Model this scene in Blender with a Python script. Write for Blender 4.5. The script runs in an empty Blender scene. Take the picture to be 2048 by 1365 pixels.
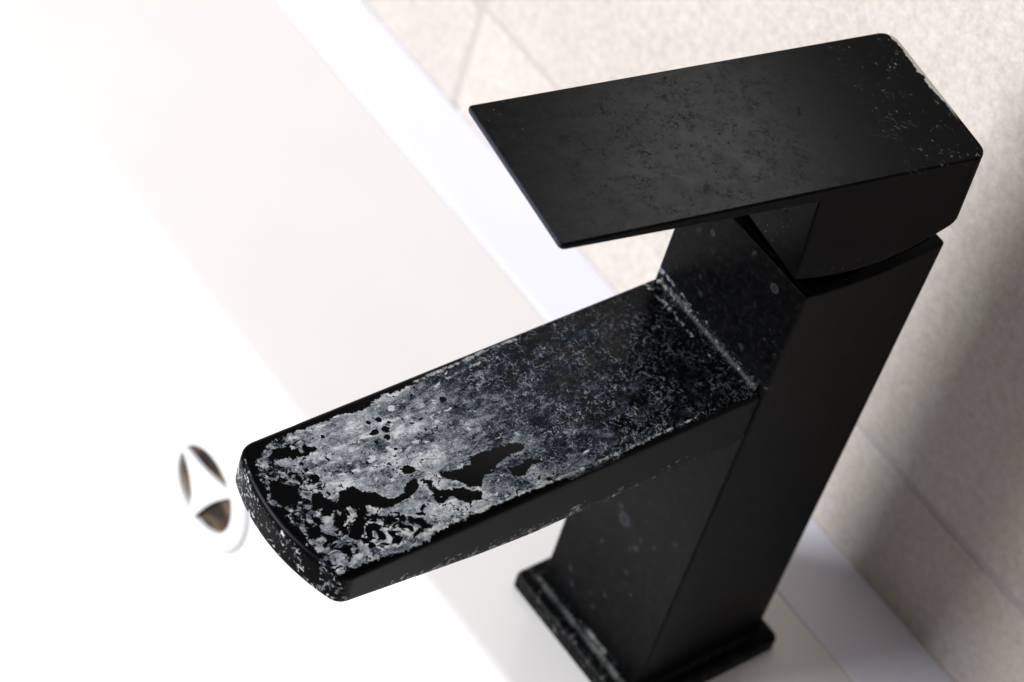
import bpy, bmesh, math, random
import numpy as np
from mathutils import Matrix, Vector

random.seed(7)
MM = 0.001
SC = bpy.context.scene
COL = SC.collection

# ------------------------------------------------------------------ camera
cam_d = bpy.data.cameras.new("camera")
cam = bpy.data.objects.new("camera", cam_d)
COL.objects.link(cam)
CR = [[0.7875754, -0.5751004, 0.2213247], [-0.3194260, -0.6881546, -0.6514677], [0.5269649, 0.4423831, -0.7256757]]
CP = (-434.486, -281.590, 667.736)
m = Matrix(((CR[0][0], -CR[1][0], -CR[2][0]), (CR[0][1], -CR[1][1], -CR[2][1]), (CR[0][2], -CR[1][2], -CR[2][2])))
m.normalize()
cam.matrix_world = Matrix.Translation(Vector(CP) * MM) @ m.to_4x4()
cam_d.sensor_width = 36
cam_d.lens = 5925.5 / 2048 * 36
cam_d.clip_start = 0.02
cam_d.clip_end = 20
cam_d.dof.use_dof = True
cam_d.dof.focus_distance = 0.700
cam_d.dof.aperture_fstop = 16
cam_d.dof.aperture_blades = 0
SC.camera = cam

# ------------------------------------------------------------------ light
SC.view_settings.view_transform = 'Standard'
SC.view_settings.look = 'None'
SC.view_settings.exposure = 0
SC.view_settings.gamma = 1
w = bpy.data.worlds.new("World")
SC.world = w
w.use_nodes = True
bg = w.node_tree.nodes['Background']
bg.inputs[0].default_value = (1.0, 0.925, 0.90, 1)
bg.inputs[1].default_value = 0.20


def area(name, loc, target, size, power, colour, size_y=None):
    d = bpy.data.lights.new(name, 'AREA')
    d.energy = power
    d.color = colour
    d.size = size
    if size_y:
        d.shape = 'RECTANGLE'
        d.size_y = size_y
    o = bpy.data.objects.new(name, d)
    COL.objects.link(o)
    o.location = loc
    o.rotation_euler = (Vector(target) - Vector(loc)).to_track_quat('-Z', 'Y').to_euler()
    return o


def sky_dir(dx, dy, dz, dist, tgt=(0.03, 0.02, 0.12)):
    v = Vector((dx, dy, dz)).normalized() * dist
    return tuple(Vector(tgt) + v)


area("window_light", sky_dir(-0.81, 0.42, 0.43, 1.30, (0.03, 0.06, 0.10)), (0.03, 0.06, 0.10), 0.66, 33.5, (0.975, 1.0, 1.03), 0.70)
# unseen fill lamp added beyond the wall top to give the lever its sheen
area("lever_sheen_fill", (0.150, 0.134, 0.368), (-0.020, 0.022, 0.210), 0.07, 0.42, (1.0, 0.995, 0.985), 0.07)

# ------------------------------------------------------------------ helpers
def thing(name, label, cat, loc=(0, 0, 0), group=None):
    o = bpy.data.objects.new(name, None)
    COL.objects.link(o)
    o.empty_display_size = 0.02
    o.location = loc
    o['label'] = label
    o['category'] = cat
    if group:
        o['group'] = group
    return o


def link(name, verts, faces, mat, parent=None, smooth=None, loc=None):
    """verts in millimetres"""
    me = bpy.data.meshes.new(name)
    me.from_pydata([(a * MM, b * MM, c * MM) for a, b, c in verts], [], faces)
    bm = bmesh.new()
    bm.from_mesh(me)
    bmesh.ops.recalc_face_normals(bm, faces=bm.faces)
    bm.to_mesh(me)
    bm.free()
    me.materials.append(mat)
    if smooth is not None:
        for p in me.polygons:
            p.use_smooth = True
        me.set_sharp_from_angle(angle=math.radians(smooth))
    o = bpy.data.objects.new(name, me)
    COL.objects.link(o)
    if smooth is not None and len(verts) < 20000:
        wn = o.modifiers.new('weighted_normals', 'WEIGHTED_NORMAL')
        wn.keep_sharp = True
        wn.weight = 80
    if parent:
        o.parent = parent
    if loc:
        o.location = loc
    return o


def rring(x0, x1, y0, y1, r, z, nc=5, ns=10):
    """rounded rectangle loop, counter-clockwise, z number or function(x, y)"""
    pts = []
    cs = [(x1 - r, y0 + r, -90), (x1 - r, y1 - r, 0), (x0 + r, y1 - r, 90), (x0 + r, y0 + r, 180)]
    for k, (cx, cy, a0) in enumerate(cs):
        arc = [(cx + r * math.cos(math.radians(a0 + 90 * i / nc)), cy + r * math.sin(math.radians(a0 + 90 * i / nc))) for i in range(nc + 1)]
        pts += arc
        nx = cs[(k + 1) % 4]
        st = (nx[0] + r * math.cos(math.radians(nx[2])), nx[1] + r * math.sin(math.radians(nx[2])))
        for i in range(1, ns):
            t = i / ns
            pts.append((arc[-1][0] * (1 - t) + st[0] * t, arc[-1][1] * (1 - t) + st[1] * t))
    return [(x, y, z(x, y) if callable(z) else z) for x, y in pts]


def loft(rings, cap0=True, cap1=True):
    n = len(rings[0])
    v = [p for r in rings for p in r]
    f = []
    for k in range(len(rings) - 1):
        for i in range(n):
            j = (i + 1) % n
            f.append((k * n + i, k * n + j, (k + 1) * n + j, (k + 1) * n + i))
    if cap0:
        f.append(tuple(range(n))[::-1])
    if cap1:
        f.append(tuple(range((len(rings) - 1) * n, len(rings) * n)))
    return v, f


# ------------------------------------------------------------------ node helpers
class NT:
    def __init__(s, name):
        s.mat = bpy.data.materials.new(name)
        s.mat.use_nodes = True
        s.t = s.mat.node_tree
        s.b = s.t.nodes['Principled BSDF']

    def node(s, kind, **kw):
        n = s.t.nodes.new(kind)
        for k, v in kw.items():
            setattr(n, k, v)
        return n

    def put(s, sock, v):
        if hasattr(v, 'links') or isinstance(v, bpy.types.NodeSocket):
            s.t.links.new(v, sock)
        elif v is not None:
            sock.default_value = v

    def mm(s, scale=(1, 1, 1), rot=(0, 0, 0), loc=(0, 0, 0)):
        tc = s.node('ShaderNodeTexCoord')
        mp = s.node('ShaderNodeMapping')
        mp.inputs['Scale'].default_value = tuple(1000 * q for q in scale)
        mp.inputs['Rotation'].default_value = rot
        mp.inputs['Location'].default_value = loc
        s.t.links.new(tc.outputs['Object'], mp.inputs[0])
        return mp.outputs[0]

    def xyz(s, v):
        n = s.node('ShaderNodeSeparateXYZ')
        s.put(n.inputs[0], v)
        return n.outputs

    def noise(s, vec, scale, detail=3, rough=0.55, dist=0.0):
        n = s.node('ShaderNodeTexNoise')
        s.put(n.inputs['Vector'], vec)
        n.inputs['Scale'].default_value = scale
        n.inputs['Detail'].default_value = detail
        n.inputs['Roughness'].default_value = rough
        n.inputs['Distortion'].default_value = dist
        return n.outputs[0]

    def noisec(s, vec, scale, detail=2):
        n = s.node('ShaderNodeTexNoise')
        s.put(n.inputs['Vector'], vec)
        n.inputs['Scale'].default_value = scale
        n.inputs['Detail'].default_value = detail
        return n.outputs[1]

    def vor(s, vec, scale, feature='F1', rnd=1.0):
        n = s.node('ShaderNodeTexVoronoi', feature=feature)
        s.put(n.inputs['Vector'], vec)
        n.inputs['Scale'].default_value = scale
        n.inputs['Randomness'].default_value = rnd
        return n.outputs['Distance']

    def m(s, op, a, b=None, c=None, clamp=False):
        n = s.node('ShaderNodeMath', operation=op, use_clamp=clamp)
        s.put(n.inputs[0], a)
        if b is not None:
            s.put(n.inputs[1], b)
        if c is not None:
            s.put(n.inputs[2], c)
        return n.outputs[0]

    def vm(s, op, a, b=None, scale=None):
        n = s.node('ShaderNodeVectorMath', operation=op)
        s.put(n.inputs[0], a)
        if b is not None:
            s.put(n.inputs[1], b)
        if scale is not None:
            n.inputs['Scale'].default_value = scale
        return n.outputs['Value' if op in ('LENGTH', 'DISTANCE') else 'Vector']

    def ss(s, v, a, b, lo=0.0, hi=1.0):
        """smooth step of v from a..b to lo..hi"""
        n = s.node('ShaderNodeMapRange', interpolation_type='SMOOTHSTEP')
        s.put(n.inputs[0], v)
        n.inputs[1].default_value = a
        n.inputs[2].default_value = b
        s.put(n.inputs[3], lo)
        s.put(n.inputs[4], hi)
        return n.outputs[0]

    def mix(s, f, a, b):
        n = s.node('ShaderNodeMix', data_type='RGBA')
        s.put(n.inputs[0], f)
        s.put(n.inputs[6], a if not isinstance(a, tuple) else (*a, 1))
        s.put(n.inputs[7], b if not isinstance(b, tuple) else (*b, 1))
        return n.outputs[2]

    def attr(s, name):
        n = s.node('ShaderNodeAttribute', attribute_name=name)
        return n.outputs['Fac']

    def bump(s, h, strength, dist):
        n = s.node('ShaderNodeBump')
        n.inputs['Strength'].default_value = strength
        n.inputs['Distance'].default_value = dist
        s.put(n.inputs['Height'], h)
        s.t.links.new(n.outputs[0], s.b.inputs['Normal'])

    def distort(s, vec, scale, amp):
        c = s.noisec(vec, scale)
        c = s.vm('SUBTRACT', c, (0.5, 0.5, 0.5))
        c = s.vm('SCALE', c, scale=amp)
        return s.vm('ADD', vec, c)

    def lines(s, vec, scale, width):
        """thin curly threads: zero crossings of a noise"""
        n = s.noise(vec, scale, 1.5, 0.5, 0.6)
        d = s.m('ABSOLUTE', s.m('SUBTRACT', n, 0.5))
        return s.ss(d, 0.0, width, 1.0, 0.0)

    def out(s, colour, rough, spec=0.045):
        s.put(s.b.inputs['Base Color'], colour if not isinstance(colour, tuple) else (*colour, 1))
        s.put(s.b.inputs['Roughness'], rough)
        s.b.inputs['Specular IOR Level'].default_value = spec
        return s.mat


BLACK = (0.0010, 0.0011, 0.0014)
SCALE_DARK = (0.015, 0.021, 0.033)
SCALE_MID = (0.175, 0.186, 0.203)
SCALE_LIGHT = (0.50, 0.50, 0.50)
CREAM = (0.52, 0.50, 0.44)


def mat_scaled_spout():
    s = NT('scaled_black_enamel')
    p = s.mm()
    th, de, li, isl = s.attr('thick'), s.attr('dens'), s.attr('edge_line'), s.attr('isle')
    nA = s.noise(p, 0.55, 6, 0.62, 0.3)
    nB = s.noise(p, 1.0, 6, 0.70)
    t = s.m('ADD', th, s.m('MULTIPLY', s.m('SUBTRACT', nA, 0.5), 2.9))
    t = s.m('ADD', t, s.m('MULTIPLY', s.m('SUBTRACT', nB, 0.5), 2.6))
    chip = s.m('MULTIPLY', s.ss(s.noise(p, 0.95, 5, 0.62, 0.3), 0.575, 0.59), s.ss(s.noise(p, 0.13, 3, 0.6), 0.47, 0.58))
    t = s.m('SUBTRACT', t, s.m('MULTIPLY', chip, s.ss(de, 0.4, 0.7, 0.0, 5.0)))
    body = s.ss(t, -0.04, 0.16)
    # islands of scale left inside the bare patches
    nI = s.noise(p, 0.30, 5, 0.60, 0.5)
    sd = s.attr('side')
    nF = s.m('ADD', s.noise(p, 0.85, 5, 0.68, 0.3), s.m('MULTIPLY', s.m('SUBTRACT', s.noise(p, 0.14, 3), 0.5), 0.45))
    nI = s.m('ADD', s.m('MULTIPLY', nI, s.m('SUBTRACT', 1.0, sd)), s.m('MULTIPLY', nF, sd))
    ti = s.m('SUBTRACT', s.m('ADD', nI, s.m('MULTIPLY', s.m('SUBTRACT', nB, 0.5), 0.12)), 0.5)
    ti = s.m('ADD', ti, s.m('SUBTRACT', s.m('MULTIPLY', isl, 0.16), 0.16))
    isle = s.m('MULTIPLY', s.ss(ti, 0.0, 0.012), s.ss(isl, 0.02, 0.2))
    mask = s.m('MAXIMUM', body, isle)
    # tone inside the deposit
    ps = s.mm(scale=(0.55, 1.0, 1.0), rot=(0, 0, 0.18))
    f1 = s.noise(ps, 0.20, 7, 0.70, 0.2)
    f2 = s.noise(p, 2.6, 5, 0.75)
    f3 = s.noise(ps, 0.75, 5, 0.62, 0.5)
    g = s.m('ADD', s.m('MULTIPLY', f1, 1.5), s.m('MULTIPLY', f2, 0.85))
    g = s.m('ADD', g, s.m('MULTIPLY', f3, 0.7))
    g = s.m('SUBTRACT', g, 1.475)
    g = s.m('ADD', g, s.m('MULTIPLY', s.m('SUBTRACT', de, 0.5), 0.72))
    # haze covers more where density is high
    low = s.ss(g, -0.22, 0.10)
    midc = s.mix(s.ss(g, -0.22, 0.06), BLACK, SCALE_DARK)
    midc = s.mix(s.ss(g, 0.0, 0.34), midc, SCALE_MID)
    midc = s.mix(s.m('MULTIPLY', s.ss(g, 0.26, 0.62), s.ss(de, 0.0, 0.5)), midc, SCALE_LIGHT)
    # brushed-on light flecks with firm edges
    fl = s.noise(ps, 0.50, 5, 0.62, 0.4)
    fm = s.ss(s.m('ADD', fl, s.m('MULTIPLY', s.m('SUBTRACT', de, 0.5), 0.20)), 0.63, 0.69)
    midc = s.mix(s.m('MULTIPLY', fm, 0.85), midc, SCALE_LIGHT)
    # pin-head spots
    v = s.vor(s.distort(p, 1.2, 0.5), 1.7)
    sp = s.m('MULTIPLY', s.ss(v, 0.10, 0.24, 1.0, 0.0), s.ss(s.noise(p, 0.35, 3), 0.44, 0.62))
    midc = s.mix(s.m('MULTIPLY', sp, s.ss(de, 0.05, 0.6, 0.0, 0.4)), midc, (0.42, 0.44, 0.47))
    # threads
    ln = s.m('MAXIMUM', s.lines(s.distort(p, 0.5, 1.2), 0.36, 0.018), s.lines(s.distort(p, 0.9, 0.8), 0.80, 0.030))
    ln = s.m('MULTIPLY', ln, s.ss(s.noise(p, 0.8, 3, 0.6), 0.44, 0.56))
    ln = s.m('MULTIPLY', ln, s.ss(de, -0.2, 0.35, 0.22, 0.9))
    ln = s.m('MULTIPLY', ln, s.ss(s.noise(p, 0.16, 4, 0.65), 0.40, 0.56, 0.15, 1.0))
    midc = s.mix(s.m('MULTIPLY', ln, 0.9), midc, (0.36, 0.40, 0.45))
    # brighter rims round the bare patches
    rim = s.m('MULTIPLY', s.ss(t, 0.0, 0.9, 1.0, 0.0), s.ss(de, 0.45, 0.8))
    rim = s.m('MULTIPLY', rim, s.ss(s.noise(p, 0.35, 4), 0.48, 0.62))
    midc = s.mix(s.m('MULTIPLY', rim, 0.8), midc, (0.50, 0.50, 0.49))
    # thick creamy line along an edge or in the corner
    tl = s.m('ADD', li, s.m('MULTIPLY', s.m('SUBTRACT', nA, 0.5), 2.4))
    tl = s.m('ADD', tl, s.m('MULTIPLY', s.m('SUBTRACT', nB, 0.5), 1.8))
    lmask = s.ss(tl, 0.0, 0.45)
    lc = s.mix(s.ss(s.noise(p, 0.7, 5, 0.7), 0.38, 0.66), (0.14, 0.16, 0.19), CREAM)
    col = s.mix(mask, BLACK, midc)
    col = s.mix(s.m('MULTIPLY', lmask, 0.88), col, lc)
    allm = s.m('MAXIMUM', s.m('MULTIPLY', mask, low), lmask)
    rough = s.ss(allm, 0, 1, 0.30, 0.78)
    hgt = s.m('ADD', allm, s.m('MULTIPLY', s.m('MULTIPLY', f2, allm), 0.6))
    s.bump(hgt, 0.55, 0.00022)
    return s.out(col, rough)


def mat_enamel(name, extra=None, rough=0.34, dust=0.0):
    """worn matt black enamel; extra(s, p, col) may lay marks over it"""
    s = NT(name)
    p = s.mm()
    n1 = s.noise(p, 0.12, 5, 0.6, 0.5)
    n2 = s.noise(p, 1.1, 3, 0.6)
    col = s.mix(s.ss(n1, 0.35, 0.65), BLACK, (0.0019, 0.0020, 0.0021))
    if dust:
        d = s.m('MULTIPLY', s.ss(s.noise(p, 0.5, 6, 0.75), 0.47, 0.75), dust)
        col = s.mix(d, col, (0.11, 0.115, 0.12))
    r = s.m('ADD', rough, s.m('MULTIPLY', s.m('SUBTRACT', n1, 0.5), 0.16))
    r = s.m('ADD', r, s.m('MULTIPLY', s.m('SUBTRACT', n2, 0.5), 0.06))
    if extra:
        col, r = extra(s, p, col, r)
    s.bump(n2, 0.12, 0.00008)
    return s.out(col, r)


def spot(s, p, c, r, ring=False):
    d = s.vm('DISTANCE', p, c)
    if ring:
        return s.m('MAXIMUM', s.m('MULTIPLY', s.ss(s.m('ABSOLUTE', s.m('SUBTRACT', d, r * 0.7)), 0.0, r * 0.5, 1.0, 0.0), 0.8), s.ss(d, 0.0, r, 0.4, 0.0))
    return s.ss(d, r * 0.1, r, 1.0, 0.0)


def handle_marks(s, p, col, r):
    x, y, z = s.xyz(p)
    # dark curly rub marks on the lever
    q = s.distort(p, 0.35, 1.6)
    ln = s.m('MAXIMUM', s.lines(q, 0.30, 0.020), s.lines(q, 0.62, 0.030))
    ln = s.m('MULTIPLY', ln, s.ss(s.noise(p, 0.22, 4, 0.7), 0.49, 0.60))
    patch = s.m('MULTIPLY', s.ss(x, -74, -55), s.ss(x, 6, 26, 1.0, 0.0))
    rub = s.m('MULTIPLY', s.ss(s.noise(p, 0.35, 6, 0.75), 0.5, 0.72), patch)
    col = s.mix(s.m('MULTIPLY', s.m('MAXIMUM', s.m('MULTIPLY', ln, patch), s.m('MULTIPLY', rub, 0.5)), 0.8), col, (0.002, 0.002, 0.002))
    r = s.m('ADD', r, s.m('MULTIPLY', s.m('MAXIMUM', s.m('MULTIPLY', ln, patch), s.m('MULTIPLY', rub, 0.45)), 0.22))
    film_sheen = s.m('MULTIPLY', s.ss(s.noise(s.mm(scale=(0.5, 1, 1)), 0.45, 7, 0.8, 0.3), 0.36, 0.66), s.m('SUBTRACT', 1.0, s.m('MULTIPLY', s.m('MAXIMUM', ln, rub), 0.9)))
    col = s.mix(s.m('MULTIPLY', film_sheen, s.ss(x, 14, -20, 0.0, 1.0)), col, (0.006, 0.006, 0.0059))  # dusty film, faded towards the back to paint in the sheen's falloff
    lit_lip = s.m('MULTIPLY', s.ss(x, -74.9, -75.25), s.ss(s.noise(p, 0.5, 4, 0.7), 0.25, 0.6, 0.5, 1.0))
    col = s.mix(lit_lip, col, (0.028, 0.033, 0.045))  # bluish light on the lever's front edge, painted into the base colour
    # white scratches and specks near the back of the top
    top = s.ss(z, 204.5, 205.5)
    zone = s.m('MULTIPLY', s.ss(x, 18, 40), top)
    n = s.noise(s.mm(scale=(1, 0.7, 1)), 0.9, 4, 0.7, 0.8)
    sc = s.m('MULTIPLY', s.ss(n, 0.58, 0.68), s.ss(s.noise(s.mm(scale=(0.8, 1.2, 1), rot=(0, 0, 0.5)), 0.16, 4, 0.65, 1.2), 0.49, 0.60))
    l2 = s.m('MULTIPLY', s.m('MULTIPLY', s.lines(q, 0.22, 0.012), 0.5), s.ss(s.noise(p, 0.16, 3), 0.54, 0.64))
    mk = s.m('MULTIPLY', s.m('MAXIMUM', sc, l2), zone)
    # few specks at the front corner
    fz = s.m('MULTIPLY', s.m('MULTIPLY', s.ss(x, -60, -66), s.ss(y, 26, 38)), top)
    mk = s.m('MAXIMUM', mk, s.m('MULTIPLY', s.ss(s.noise(p, 1.3, 3, 0.6), 0.69, 0.73), fz))
    # specks on the front face of the block and its lower rim
    low = s.m('MULTIPLY', s.ss(z, 202, 200), s.m('LESS_THAN', x, 2.5))
    mk = s.m('MAXIMUM', mk, s.m('MULTIPLY', s.m('MULTIPLY', s.ss(s.noise(p, 0.9, 3, 0.6), 0.66, 0.71), s.ss(y, 2, 14)), low))
    rim = s.m('MULTIPLY', s.ss(z, 181, 178), s.m('LESS_THAN', y, 1.5))
    mk = s.m('MAXIMUM', mk, s.m('MULTIPLY', s.m('MULTIPLY', s.ss(s.noise(p, 0.75, 5, 0.7, 1.0), 0.58, 0.68), 0.45), rim))
    col = s.mix(s.m('MULTIPLY', mk, 0.55), col, (0.32, 0.33, 0.33))
    # chipped cream edge at the back
    e = s.m('ADD', s.m('SUBTRACT', x, 45.7), s.m('MULTIPLY', s.m('SUBTRACT', s.noise(p, 0.17, 3, 0.6), 0.5), 4.6))
    e = s.m('MULTIPLY', s.ss(e, -0.1, 0.3), s.m('MULTIPLY', s.ss(y, 12, 20), s.ss(z, 204.0, 205.6)))
    col = s.mix(s.m('MULTIPLY', e, 0.9), col, (0.42, 0.39, 0.33))
    r = s.m('ADD', r, s.m('MULTIPLY', e, 0.3))
    return col, r


def body_marks(s, p, col, r):
    x, y, z = s.xyz(p)
    front = s.m('LESS_THAN', x, 2.4)
    p0 = p
    p = s.distort(p0, 1.3, 0.9)
    mk = s.m('MULTIPLY', spot(s, p, (0.9, 35.4, 54.5), 2.3), 0.5)
    for c, rad, ring in (((1.0, 25.5, 55.0), 2.4, True), ((1.1, 18.6, 50.0), 1.3, False), ((0.9, 28.2, 58.0), 1.1, False),
                         ((0, 9.6, 166.8), 1.5, True), ((0, 37.6, 163.9), 1.2, True), ((0, 33.0, 163.6), 0.9, True),
                         ((0, 6.4, 151.0), 0.5, False), ((1.3, 30, 40), 1.0, False), ((1.3, 14, 34), 0.9, False), ((1.3, 22, 24), 1.1, False)):
        mk = s.m('MAXIMUM', mk, s.m('MULTIPLY', spot(s, p, c, rad, ring), 0.09))
    p = p0
    sp = s.m('MULTIPLY', s.ss(s.vor(s.distort(p, 0.6, 1.5), 0.22), 0.12, 0.30, 1.0, 0.0), s.ss(s.noise(p, 0.09, 2), 0.52, 0.62))
    fine = s.m('MULTIPLY', s.ss(s.noise(p, 0.9, 5, 0.75), 0.60, 0.78), 0.30)
    sp = s.m('MULTIPLY', s.m('ADD', s.m('MULTIPLY', sp, 0.05), s.m('MULTIPLY', fine, 0.5)), front)
    # splash of scale above the spout root and at the foot
    n = s.noise(p, 0.55, 5, 0.68, 0.4)
    a = s.m('ABSOLUTE', s.m('SUBTRACT', z, 138.2))
    band = s.m('ADD', s.ss(a, 0.0, 3.2, 0.04, -0.5), s.m('MULTIPLY', s.m('SUBTRACT', n, 0.5), 1.5))
    band = s.m('ADD', band, s.ss(y, 20, 44, -0.12, 0.10))
    band = s.m('MULTIPLY', s.ss(band, 0.0, 0.25), front)
    mk = s.m('MAXIMUM', s.m('MAXIMUM', mk, sp), s.m('MULTIPLY', band, 0.75))
    col = s.mix(s.m('MULTIPLY', mk, 0.8), col, (0.33, 0.36, 0.42))
    r = s.m('ADD', r, s.m('MULTIPLY', mk, 0.25))
    return col, r


def base_marks(s, p, col, r):
    x, y, z = s.xyz(p)
    n = s.noise(p, 0.5, 5, 0.7, 0.4)
    front = s.ss(x, 3.0, 0.0)
    chalk = s.m('MULTIPLY', s.ss(n, 0.56, 0.68), front)
    groove_glint = s.m('MULTIPLY', s.ss(s.m('ABSOLUTE', s.m('SUBTRACT', x, -0.9)), 0.3, 1.2, 1.0, 0.0), s.ss(z, 4.4, 5.0))  # pale line that paints the groove's highlight into the colour
    big = spot(s, s.vm('MULTIPLY', p, (1, 0.28, 1)), (0.9, 5.6, 7.6), 1.9)
    dot = spot(s, p, (0.6, 15.0, 7.4), 1.9)
    mk = s.m('MAXIMUM', s.m('MULTIPLY', chalk, 0.22), s.m('MULTIPLY', s.m('MULTIPLY', groove_glint, s.ss(s.noise(p, 0.22, 4, 0.7), 0.4, 0.65)), 0.12))
    mk = s.m('MAXIMUM', mk, s.m('MULTIPLY', s.m('MAXIMUM', big, dot), s.ss(n, 0.36, 0.46)))
    col = s.mix(mk, col, (0.42, 0.43, 0.42))
    return col, r


def mat_ceramic(name, colour, rough=0.16):
    s = NT(name)
    p = s.mm()
    n = s.noise(p, 0.02, 4, 0.6)
    c = s.mix(s.ss(n, 0.3, 0.7), colour, tuple(q * 0.975 for q in colour))
    s.b.inputs['Coat Weight'].default_value = 0.15
    s.bump(s.noise(p, 0.03, 2), 0.05, 0.0005)
    return s.out(c, s.m('ADD', rough, s.m('MULTIPLY', n, 0.12)), 0.5)


def mat_tile():
    s = NT('speckled_stone_tile')
    p = s.mm()
    oi = s.node('ShaderNodeObjectInfo')
    q = s.vm('ADD', p, s.vm('SCALE', s.node('ShaderNodeCombineXYZ').outputs[0], scale=1.0))
    off = s.node('ShaderNodeCombineXYZ')
    s.t.links.new(s.m('MULTIPLY', oi.outputs['Random'], 900), off.inputs[1])
    q = s.vm('ADD', p, off.outputs[0])
    a = s.noise(q, 0.34, 6, 0.72)
    b = s.noise(q, 0.05, 5, 0.65, 0.6)
    c = s.noise(q, 0.95, 3, 0.7)
    g = s.m('ADD', s.m('MULTIPLY', a, 0.95), s.m('ADD', s.m('MULTIPLY', b, 0.30), s.m('MULTIPLY', c, 0.35)))
    col = s.mix(s.ss(g, 0.40, 1.14), (0.36, 0.31, 0.272), (0.59, 0.548, 0.505))
    col = s.mix(s.m('MULTIPLY', s.ss(s.noise(q, 0.22, 4, 0.6), 0.5, 0.7), 0.2), col, (0.50, 0.46, 0.48))
    s.bump(a, 0.25, 0.0004)
    return s.out(col, 0.72, 0.3)


M_SPOUT = mat_scaled_spout()
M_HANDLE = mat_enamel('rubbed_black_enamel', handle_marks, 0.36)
M_HANDLE.node_tree.nodes['Principled BSDF'].inputs['Specular IOR Level'].default_value = 0.03
M_BODY = mat_enamel('spotted_black_enamel', body_marks, 0.38, 0.06)
M_BASE = mat_enamel('chalky_black_enamel', base_marks, 0.40, 0.16)
M_NECK = mat_enamel('dark_brass_neck', None, 0.5)
M_DECK = mat_ceramic('white_basin_ceramic', (0.715, 0.693, 0.686))
M_RIM = mat_ceramic('cool_white_rim', (0.685, 0.685, 0.765), 0.22)
M_COVER = mat_ceramic('white_overflow_cover', (0.66, 0.66, 0.67), 0.2)
M_GROOVE_SHADE = mat_ceramic('grey_groove_shade', (0.44, 0.42, 0.43), 0.5)
M_TILE = mat_tile()
s_ = NT('beige_grout')
M_GROUT = s_.out(s_.mix(s_.noise(s_.mm(), 1.0, 4), (0.38, 0.35, 0.325), (0.47, 0.44, 0.415)), 0.9)
s_ = NT('shaded_brown_overflow')
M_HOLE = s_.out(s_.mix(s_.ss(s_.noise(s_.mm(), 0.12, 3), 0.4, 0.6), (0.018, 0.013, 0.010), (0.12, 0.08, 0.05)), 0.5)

# ------------------------------------------------------------------ tiled wall
WX = 92.7
wall = bpy.data.objects.new('wall', None)
COL.objects.link(wall)
wall['kind'] = 'structure'
wall['label'] = 'speckled beige stone tile wall behind the washbasin'
v, f = loft([rring(WX + 0.45, WX + 40, -720, 940, 1, z, 1, 1) for z in (-190, 295)])
link('grout', v, f, M_GROUT, wall)
TW, JT = 600, 2.4
for r_, TH in ((-1, 300), (0, 250)):
    tile_me = None
    for c_ in range(-2, 1):
        zc = 46.5 + (TH / 2 if r_ == 0 else -TH / 2)
        yc = 217.5 + TW * c_ + TW / 2
        if tile_me is None:
            b = 0.9
            hw, hh = (TW - JT) / 2, (TH - JT) / 2
            R4 = lambda ins, x: [(x, -hw + ins, -hh + ins), (x, hw - ins, -hh + ins), (x, hw - ins, hh - ins), (x, -hw + ins, hh - ins)]
            v, f = loft([R4(0, 9), R4(0, b), R4(b * 0.3, b * 0.3), R4(b, 0)])
            o = link('tile', v, f, M_TILE, wall, smooth=50)
            tile_me = o.data
        else:
            o = bpy.data.objects.new('tile', tile_me)
            COL.objects.link(o)
            o.parent = wall
        o.location = (WX * MM, yc * MM, zc * MM)

# ------------------------------------------------------------------ washbasin
basin = thing('washbasin', 'white ceramic washbasin under the black faucet, with a round overflow in its back wall', 'washbasin')
ix0, ix1, iy0, iy1 = -390.0, -25.0, -330.0, 385.0
rings = []


def ins(d, z, r):
    rings.append(rring(ix0 + d, ix1 - d, iy0 + d, iy1 - d, r, z, 10, 16))


rings.append(rring(-445, 66.3, -385, 440, 12, -150, 10, 16))
rings.append(rring(-445, 66.3, -385, 440, 12, -1.0, 10, 16))
rings.append(rring(-444.6, 66.0, -384.6, 439.6, 12, -0.3, 10, 16))
rings.append(rring(-444, 65.6, -384, 439, 12, 0, 10, 16))
rings.append(rring(-443.4, 65.0, -383.4, 438.4, 12, 0, 10, 16))
ins(-6, 0, 46)
R = 7.0
for k in range(0, 9):
    a = math.radians(k / 8 * 86)
    ins(R * math.sin(a), -R * (1 - math.cos(a)), 42)
ins(9.0, -30, 42)
ins(12.0, -70, 42)
for k in range(0, 9):
    a = math.radians(4 + k / 8 * 82)
    ins(13.0 + 42 * (1 - math.cos(a)) , -84 - 42 * math.sin(a), 44)
ins(90, -127.5, 60)
ins(150, -130, 30)
v, f = loft(rings)
link('basin', v, f, M_DECK, basin, smooth=40)
# raised back rim
prof = [(66.0, -12), (66.0, -0.35), (66.25, -0.12), (67.0, 0.15), (69.5, 0.35), (90.0, 2.2), (91.8, 2.3), (92.5, 2.2), (92.65, 1.8), (92.65, -12)]
v = [(x, y, z) for y in (-384.2, 439.2) for x, z in prof]
n = len(prof)
f = [(i, (i + 1) % n, n + (i + 1) % n, n + i) for i in range(n)] + [tuple(range(n)), tuple(range(n, 2 * n))]
link('back_rim', v, f, M_RIM, basin, smooth=60)
# overflow fitting on the back wall of the bowl
OX, OY, OZ = -35.7, 150.5, -54.6
tilt = math.atan2(3.0, 40.0)
lining = []
cover_r = 21.0


def on_wall(rad, ang, h):
    """rad/ang in the plane of the bowl's back wall, h out of it"""
    a, b = rad * math.cos(ang), rad * math.sin(ang)
    return (OX - h * math.cos(tilt) + b * math.sin(tilt), OY - a, OZ + b * math.cos(tilt) + h * math.sin(tilt) * 0)


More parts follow.
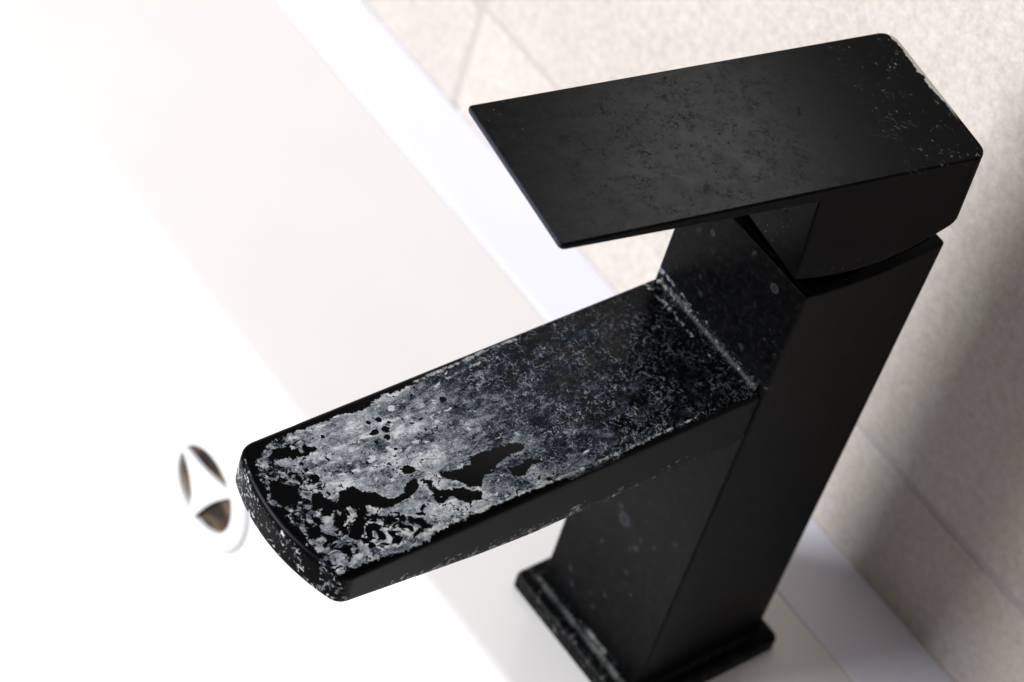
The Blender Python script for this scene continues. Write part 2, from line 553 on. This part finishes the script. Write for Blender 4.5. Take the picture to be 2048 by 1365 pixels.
NR = 72
ring = lambda rad, h: [on_wall(rad, 2 * math.pi * i / NR, h) for i in range(NR)]
v, f = loft([ring(21, -1.5), ring(21, 0.6), ring(20.4, 1.3), ring(18.5, 1.9), ring(15.8, 2.4), ring(14.9, 2.3), ring(14.5, 1.8), ring(14.5, -1.0)], False, False)
v0, f0 = loft([ring(22.0, -0.5), ring(21.9, 0.25), ring(21.3, 0.4), ring(20.6, 0.3)], False, False)
link('groove_shade', v0, f0, M_GROOVE_SHADE, basin, smooth=50)  # grey ring added to paint the groove's shade round the cover
cov = link('overflow_cover', v, f, M_COVER, basin, smooth=50)
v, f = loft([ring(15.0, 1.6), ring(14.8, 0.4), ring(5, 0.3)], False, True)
link('hole_shade_disc', v, f, M_HOLE, cov, smooth=40)  # shallow disc; the shade inside the hole is painted into its brown
# three-armed web: arms toward the top left, right and bottom left of the photograph
CY, CZ = OY, OZ


def wall_ang(y, z):
    return math.atan2(z - CZ, -(y - CY))


arms = sorted([wall_ang(161.8, -50.5), wall_ang(140.6, -45.6), wall_ang(152.6, -69)])
web = []
R0 = 14.8
for k in range(3):
    a0, a1 = arms[k], arms[(k + 1) % 3] + (2 * math.pi if k == 2 else 0)
    hw_ = math.radians(4)
    b0, b1 = a0 + hw_, a1 - hw_
    web.append((R0, a0 - hw_))
    web.append((R0, a0))
    p0 = np.array([R0 * math.cos(b0), R0 * math.sin(b0)])
    p1 = np.array([R0 * math.cos(b1), R0 * math.sin(b1)])
    mid = (p0 + p1) / 2
    inward = -mid / (np.linalg.norm(mid) + 1e-9)
    sag = 2.9 if mid[0] < -0.7 * np.linalg.norm(mid) else 1.4
    for i in range(0, 17):
        t = i / 16
        q = p0 * (1 - t) + p1 * t + inward * sag * 4 * t * (1 - t)
        web.append((float(np.hypot(*q)), float(math.atan2(q[1], q[0]))))
top = [on_wall(r, a, 2.3) for r, a in web]
bot = [on_wall(r, a, 1.0) for r, a in web]
n = len(web)
v = top + bot + [on_wall(0, 0, 2.7)]
f = [(i, (i + 1) % n, n + (i + 1) % n, n + i) for i in range(n)] + [(i, (i + 1) % n, 2 * n) for i in range(n)]
link('web', v, f, M_COVER, cov, smooth=40)

# ------------------------------------------------------------------ faucet
faucet = thing('faucet', 'square matt black basin faucet with chalky limescale crusted over its spout', 'faucet')
# base plate
px0, px1, py0, py1 = -5.2, 52.6, -5.2, 50.0


def pl(d, z, r):
    return rring(px0 + d, px1 - d, py0 + d, py1 - d, r, z, 6, 8)


v, f = loft([pl(0, 0.05, 2.5), pl(0, 3.6, 2.5), pl(0.3, 4.5, 2.4), pl(1.0, 5.1, 2.2), pl(2.2, 5.3, 1.8), pl(3.2, 5.2, 1.5), pl(4.0, 5.5, 1.2), pl(4.6, 6.1, 1.0), pl(5.0, 6.5, 0.8), pl(8, 6.6, 0.7)])
link('base_plate', v, f, M_BASE, faucet, smooth=45)


# body column with an open top
def ztop(x, y):
    return 173.0 - 2.4 * math.sin(math.pi * min(1, max(0, x / 48.0))) ** 0.8 - 1.4 * x / 48


def bodyring(d, z, r, x0=0.0):
    return rring(x0 + d, 48 - d, d, 45 - d, r, z, 5, 14)


Rs = [bodyring(0, 6.3, 0.9, 1.4), bodyring(0, 90, 0.9, 0.7), bodyring(0, 150, 0.9, 0.1)]
Rs += [bodyring(0, lambda x, y: ztop(x, y) - 0.7, 0.9), bodyring(0.2, lambda x, y: ztop(x, y) - 0.2, 0.8), bodyring(0.7, ztop, 0.6),
       bodyring(2.8, ztop, 0.6), bodyring(3.2, lambda x, y: ztop(x, y) - 0.6, 0.6), bodyring(3.3, 160, 0.6)]
v, f = loft(Rs)
link('body', v, f, M_BODY, faucet, smooth=35)
NC = 40
cyl = lambda rad, z: [(24 + rad * math.cos(2 * math.pi * i / NC), 22.5 + rad * math.sin(2 * math.pi * i / NC), z) for i in range(NC)]
v, f = loft([cyl(16, 159.8), cyl(16, 172), cyl(15, 173), cyl(15, 178)])
link('cartridge_neck', v, f, M_NECK, faucet, smooth=40)

# handle, turned a little about the column
prof = [(-75.6, 213.0), (47.4, 206.8), (49.0, 184.8), (41.6, 180.6), (34.5, 177.4), (27.4, 175.4), (21, 174.7), (14, 174.8), (7, 175.6), (0.4, 177.0),
        (-2.6, 205.2), (-75.1, 211.0)]
bm = bmesh.new()
W2 = 22.5
n = len(prof)
vs = [[bm.verts.new((x * MM, y * MM, z * MM)) for x, z in prof] for y in (0.0, 45.0)]
bm.faces.new(vs[0])
bm.faces.new(vs[1][::-1])
for i in range(n):
    bm.faces.new((vs[0][i], vs[1][i], vs[1][(i + 1) % n], vs[0][(i + 1) % n]))
bmesh.ops.recalc_face_normals(bm, faces=bm.faces)
bm.verts.ensure_lookup_table()
back = [e for e in bm.edges if all(v_.co.x > 46 * MM for v_ in e.verts) and abs(e.verts[0].co.y - e.verts[1].co.y) < 1e-6]
bmesh.ops.bevel(bm, geom=back, offset=4.2 * MM, segments=6, affect='EDGES', profile=0.5)
front = [e for e in bm.edges if all(v_.co.x < -75 * MM for v_ in e.verts) and abs(e.verts[0].co.y - e.verts[1].co.y) < 1e-6]
bmesh.ops.bevel(bm, geom=front, offset=1.3 * MM, segments=4, affect='EDGES', profile=0.5)
me = bpy.data.meshes.new('handle')
bm.to_mesh(me)
bm.free()
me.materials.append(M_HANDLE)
handle = bpy.data.objects.new('handle', me)
COL.objects.link(handle)
handle.parent = faucet
ang = -0.135
Rz = Matrix.Rotation(ang, 4, 'Z')
cvec = Vector((24 * MM, 22.5 * MM, 0))
handle.matrix_local = Matrix.Translation(cvec) @ Rz @ Matrix.Translation(-cvec)
mod = handle.modifiers.new('soft_edges', 'BEVEL')
mod.width = 0.6 * MM
mod.segments = 3
mod.limit_method = 'ANGLE'
mod.angle_limit = math.radians(28)
mod.harden_normals = True
for p_ in me.polygons:
    p_.use_smooth = True
me.set_sharp_from_angle(angle=math.radians(28))

# ------------------------------------------------------------------ spout with limescale
POLY_A = [(-123.43, 40.59), (-119.33, 42.46), (-115.15, 42.18), (-109.39, 42.01), (-104.24, 41.98), (-99.88, 41.83), (-95.46, 40.6), (-87.36, 42.49), (-83.21, 41.87), (-73.43, 42.62), (-65.65, 42.58), (-62.37, 43.32), (-56.79, 43.91), (-48.56, 44.23), (-40.32, 44.4), (-29.94, 44.02), (-14.86, 45.16), (-10.55, 44.15), (-44.84, -0.3), (-59.61, 0.75), (-64.42, 2.22), (-72.83, 2.44), (-80.34, 2.7), (-83.79, 2.69), (-88.17, 1.88), (-88.89, 3.5), (-94.24, 2.35), (-97.11, 2.51), (-100.76, 1.57), (-108.26, 1.4), (-116.46, 2.19), (-123.5, 2.44), (-126.99, 2.56), (-128.24, 6.02), (-128.48, 11.01), (-128.32, 16.65), (-126.4, 20.65), (-129.62, 25.54), (-130.83, 26.96), (-129.05, 30.25), (-128.48, 35.0), (-127.37, 37.83)]
HOLES = [[(-122.88, 40.33), (-118.39, 39.45), (-114.0, 39.48), (-112.85, 36.78), (-110.84, 35.39), (-113.37, 34.9), (-116.78, 35.26), (-120.8, 34.65), (-123.08, 34.49), (-123.67, 36.89)], [(-119.94, 24.98), (-117.82, 24.36), (-118.05, 22.38), (-116.37, 19.47), (-113.49, 22.67), (-110.09, 22.28), (-109.29, 20.21), (-106.53, 18.86), (-105.4, 16.2), (-103.18, 15.12), (-100.86, 15.26), (-97.78, 17.56), (-94.99, 18.34), (-95.42, 15.57), (-97.86, 14.21), (-101.95, 13.68), (-104.48, 13.24), (-104.0, 9.65), (-102.35, 8.84), (-97.39, 10.61), (-97.71, 9.08), (-100.57, 7.13), (-99.66, 4.18), (-101.08, 3.22), (-105.24, 3.62), (-108.29, 3.47), (-111.99, 4.47), (-117.17, 5.4), (-122.73, 5.71), (-127.02, 7.84), (-126.47, 10.82), (-127.93, 14.0), (-126.96, 17.62), (-125.86, 20.38), (-122.03, 21.82)], [(-93.92, 16.11), (-92.29, 15.75), (-92.78, 13.44), (-90.71, 11.57), (-89.36, 11.34), (-86.66, 10.88), (-85.08, 8.83), (-83.05, 7.42), (-84.4, 5.53), (-88.23, 6.55), (-90.48, 9.77), (-93.49, 8.7), (-94.38, 9.56), (-93.67, 12.17)], [(-88.69, 16.57), (-84.62, 15.88), (-80.53, 15.19), (-79.95, 17.07), (-75.93, 17.31), (-71.78, 16.62), (-66.8, 15.97), (-64.77, 14.99), (-66.48, 13.19), (-70.08, 13.62), (-73.78, 12.8), (-76.31, 11.43), (-79.51, 11.26), (-81.91, 9.0), (-84.96, 10.06), (-86.66, 13.01), (-89.03, 15.02)], [(-97.03, 21.88), (-94.68, 22.03), (-93.38, 20.12), (-94.32, 19.29), (-96.79, 20.06)], [(-73.28, 10.83), (-69.89, 9.62), (-66.17, 10.43), (-63.75, 8.39), (-66.77, 8.55), (-70.38, 6.83), (-72.9, 7.62)], [(-126.99, 33.43), (-123.6, 29.27), (-121.9, 28.02), (-123.37, 24.15), (-128.2, 24.43), (-129.47, 27.96)], [(-99.98, 2.68), (-93.35, 3.59), (-87.49, 2.82), (-87.33, 1.47), (-94.68, 1.73), (-100.51, 0.86)]]
DOTS = [(-95.77, 36.82, 0.7), (-93.05, 36.4, 0.78), (-96.01, 33.71, 0.87), (-93.13, 33.21, 0.96), (-94.25, 31.14, 0.78), (-97.52, 30.97, 0.52), (-91.23, 34.65, 0.52), (-96.94, 33.46, 0.61), (-75.01, 34.88, 0.78), (-73.52, 31.51, 0.43), (-94.44, 27.25, 0.43), (-116.87, 28.52, 1.13), (-120.52, 30.13, 0.87), (-117.52, 31.37, 0.61), (-105.53, 26.85, 0.26), (-108.06, 26.37, 0.26), (-108.34, 38.05, 0.52), (-117.29, 33.38, 0.61), (-121.85, 31.95, 0.52), (-118.81, 27.78, 0.52), (-59.83, 12.62, 0.52), (-65.62, 3.23, 0.61)]


def poly_sd(px, py, poly):
    """signed distance, positive inside"""
    P = np.array(poly, float)
    Q = np.roll(P, -1, axis=0)
    best = np.full(px.shape, 1e9)
    inside = np.zeros(px.shape, bool)
    for (x0, y0), (x1, y1) in zip(P, Q):
        dx, dy = x1 - x0, y1 - y0
        L = dx * dx + dy * dy + 1e-12
        t = np.clip(((px - x0) * dx + (py - y0) * dy) / L, 0, 1)
        best = np.minimum(best, np.hypot(px - x0 - t * dx, py - y0 - t * dy))
        if y0 != y1:
            c = ((y0 > py) != (y1 > py)) & (px < (x1 - x0) * (py - y0) / (y1 - y0) + x0)
            inside ^= c
    return np.where(inside, best, -best)


SW0, SW1 = 0.7, 44.7           # spout sides
ZT = 135.5
RE = 1.7                       # top edge radius
NU, NV = 400, 130
ya, yb = SW0 + RE, SW1 - RE
vv = np.linspace(0, 1, NV + 1)
vv = 0.5 - 0.5 * np.cos(math.pi * (0.08 + 0.84 * vv))
vv = (vv - vv[0]) / (vv[-1] - vv[0])
ys = ya + (yb - ya) * vv


def tip_x(y):
    base = -132.0 + 5.4 * ((y - 24.0) / 23.0) ** 2 + RE
    # rounded corners
    cr0, cr1 = 1.6, 2.6
    d0 = np.clip(cr0 - (y - ya), 0, cr0)
    d1 = np.clip(cr1 - (yb - y), 0, cr1)
    return base + (cr0 - np.sqrt(np.maximum(cr0 ** 2 - d0 ** 2, 0))) + (cr1 - np.sqrt(np.maximum(cr1 ** 2 - d1 ** 2, 0)))


uu = np.linspace(0, 1, NU + 1)
tx = tip_x(ys)
XR = -2.6
grid = np.zeros((NU + 1, NV + 1, 3))
grid[:, :, 0] = XR + (tx[None, :] - XR) * uu[:, None]
grid[:, :, 1] = ys[None, :]
rng = np.random.default_rng(3)
grid[:, :, 2] = ZT
verts = grid.reshape(-1, 3).tolist()
idx = lambda i, j: i * (NV + 1) + j
faces = [(idx(i, j), idx(i + 1, j), idx(i + 1, j + 1), idx(i, j + 1)) for i in range(NU) for j in range(NV)]
# outline of the flat top, from root right (y low) round the tip to root left
out_i = [idx(i, 0) for i in range(NU + 1)] + [idx(NU, j) for j in range(1, NV + 1)] + [idx(i, NV) for i in range(NU - 1, -1, -1)]
O = np.array([verts[k] for k in out_i])
T = np.gradient(O[:, :2], axis=0)
nrm = np.stack([T[:, 1], -T[:, 0]], 1)
nrm /= np.linalg.norm(nrm, axis=1)[:, None]
if nrm[10, 1] > 0:
    nrm = -nrm
nrm[:NU // 2] = (0, -1)
nrm[-NU // 2:] = (0, 1)
for _ in range(3):
    k = nrm.copy()
    k[1:-1] = nrm[:-2] + 2 * nrm[1:-1] + nrm[2:]
    nrm = k / np.linalg.norm(k, axis=1)[:, None]


def zbot(x):
    return np.interp(-x, [0, 68, 84, 98, 124, 134], [117.4, 117.4, 118.8, 120.8, 124.6, 125.4])


prev = out_i
prevn = len(out_i)
zb = zbot(O[:, 0])
levels = []
for k in range(1, 6):
    a = math.radians(18 * k)
    levels.append((RE * math.sin(a), np.full(prevn, ZT - RE * (1 - math.cos(a)))))
for t in np.linspace(0.1, 1.0, 10):
    z0 = ZT - RE
    z1 = zb + 1.3
    levels.append((RE + 0.0, z0 + (z1 - z0) * t))
for k in range(1, 5):
    a = math.radians(22.5 * k)
    levels.append((RE - 1.3 * (1 - math.cos(a)), zb + 1.3 * (1 - math.sin(a))))
levels.append((RE - 6.0, zb + 0.0))
for off, z in levels:
    st = len(verts)
    for q in range(prevn):
        verts.append([O[q, 0] + nrm[q, 0] * off, O[q, 1] + nrm[q, 1] * off, float(z[q])])
    cur = list(range(st, st + prevn))
    for q in range(prevn - 1):
        faces.append((prev[q], cur[q], cur[q + 1], prev[q + 1]))
    prev = cur
# underside: bridge right half to left half
half = prevn // 2
for q in range(half):
    a_, b_, c_, d_ = prev[q], prev[q + 1], prev[prevn - 2 - q], prev[prevn - 1 - q]
    fs = list(dict.fromkeys((a_, b_, c_, d_)))
    if len(fs) >= 3:
        faces.append(tuple(fs))
# concave weld from the top up the front of the body, and straight root for the sides
rootidx = [idx(0, j) for j in range(NV + 1)]
prev = rootidx
for k in range(1, 7):
    a = math.radians(15 * k)
    st = len(verts)
    for j in range(NV + 1):
        verts.append([XR + 2.7 * math.sin(a), ys[j], ZT + 2.7 * (1 - math.cos(a))])
    cur = list(range(st, st + NV + 1))
    for j in range(NV):
        faces.append((prev[j], cur[j], cur[j + 1], prev[j + 1]))
    prev = cur
# side sleeve at the root
base_cols = {}
for side in (0, 1):
    q = 0 if side == 0 else prevn - 1
    col_ = [out_i[q]] + [(NU + 1) * (NV + 1) + l * prevn + q for l in range(len(levels))]
    st = len(verts)
    for cidx in col_:
        x_, y_, z_ = verts[cidx]
        verts.append([1.2, y_, z_])
    for k in range(len(col_) - 1):
        faces.append((col_[k], col_[k + 1], st + k + 1, st + k))
spout = link('spout', verts, faces, M_SPOUT, faucet, smooth=50)
V = np.array(verts)
X, Y, Z = V[:, 0], V[:, 1], V[:, 2]
top = Z > ZT - 0.9
thick = poly_sd(X, Y, POLY_A)
thick = np.where(X > -62, np.maximum(thick, poly_sd(X, Y, [(-75, 2.0), (9, 1.6), (9, 44.2), (-75, 43.2)])), thick)
for h in HOLES:
    thick = np.minimum(thick, -poly_sd(X, Y, h) * 1.0)
thick = np.clip(thick * 1.15, -3, 3)
tdot = np.full(X.shape, 9.0)
for a_, b_, r_ in DOTS:
    d = (np.hypot(X - a_, Y - b_) - r_) * 2.2
    tdot = np.minimum(tdot, d)
thick = np.minimum(thick, tdot - 0.1)
thick += 0.55 * np.clip(1 - np.abs(thick), 0, 1) * 0
dens = np.interp(-X, [0, 12, 22, 38, 52, 66, 80, 95, 112, 126], [-0.16, -0.06, 0.04, 0.18, 0.32, 0.5, 0.72, 0.84, 0.78, 0.66])
dens = dens - 0.10 * np.clip((Y - 30) / 12, 0, 1) * (X > -80) + 0.10 * np.clip((12 - Y) / 8, 0, 1) * (X > -75) * (X < -30)
# creamy line on the right-hand edge, left edge line, junction band, tip crease
cap = np.interp(-X, [0, 98, 108, 118, 140], [3, 3, 1.1, 0.15, -0.1])
cap = np.where((Y > 10) & (Y < 20) & (X < -112), np.minimum(cap, -0.1), cap)
thick = np.minimum(thick, cap)
line = np.full(X.shape, -3.0)


def addline(pts, wd, amp):
    global line
    P = np.array(pts)
    best = np.full(X.shape, 1e9)
    for (x0, y0), (x1, y1) in zip(P[:-1], P[1:]):
        dx, dy = x1 - x0, y1 - y0
        t = np.clip(((X - x0) * dx + (Y - y0) * dy) / (dx * dx + dy * dy), 0, 1)
        best = np.minimum(best, np.hypot(X - x0 - t * dx, Y - y0 - t * dy))
    line = np.maximum(line, np.where(top | True, amp - best / wd * 0.9, -3))


topz = Z > ZT - 1.0
addline([(-104, 3.4), (-92, 3.2), (-84, 3.0)], 1.3, 0.55)
addline([(-84, 3.0), (-72, 2.6), (-56, 2.2), (-42, 2.1), (-34, 2.2)], 0.8, 0.5)
addline([(-34, 2.2), (-20, 2.4)], 0.7, 0.25)
addline([(-78, 42.6), (-68, 42.7), (-55, 43.2), (-47, 43.0)], 0.9, 0.5)
addline([(-70, 40.0), (-58, 40.8)], 1.0, 0.45)
addline([(-3.8, 44), (-3.8, 24)], 1.8, 0.2)
addline([(-3.8, 24), (-3.6, 2)], 1.4, -0.15)
addline([(-4.2, 44), (-3.2, 33)], 2.2, 0.18)
addline([(-0.6, 44), (-0.6, 30)], 1.4, 0.15)
addline([(-0.4, 44), (-0.4, 1)], 0.8, 0.1)
addline([(-128.5, 40.5), (-131.0, 33.5)], 0.8, 0.1)
line[~topz] = -3
isle = np.zeros(X.shape)
ib = poly_sd(X, Y, [(-131, 8), (-127, 3), (-112, 1.8), (-97, 1.5), (-90, 6), (-92, 14), (-104, 13.5), (-110, 17), (-124, 22), (-130, 26)])
isle = np.clip(0.15 + ib * 0.6, 0, 0.95)
ib2 = poly_sd(X, Y, [(-124, 34), (-116, 33), (-113, 39), (-119, 42), (-125, 41)])
isle = np.maximum(isle, np.clip(0.1 + ib2 * 0.5, 0, 0.75))
side = ~topz
# scale on the vertical faces
n_front = X < -124.5
zr = (Z - zbot(X)) / (ZT - zbot(X))
f_i = np.where(n_front, 0.36 + 0.35 * np.clip((Y - 26) / 12, 0, 1) + 0.2 * np.clip(1 - zr * 2.5, 0, 1), 0)
s_i = np.where(~n_front, np.clip(1.4 - zr * 4.6, 0, 1.12) * np.interp(-X, [0, 25, 50, 60, 100, 118, 126], [0.2, 0.45, 0.6, 0.95, 1.08, 0.85, 0.8]), 0)
isle = np.where(side, np.maximum(f_i, s_i), isle)
thick = np.where(side, -3.0, thick)
dens = np.where(side, 0.72, dens)
for nm, arr in (('thick', thick), ('dens', dens), ('edge_line', line), ('isle', isle), ('side', side.astype(float))):
    at = spout.data.attributes.new(nm, 'FLOAT', 'POINT')
    at.data.foreach_set('value', arr.astype(np.float32))
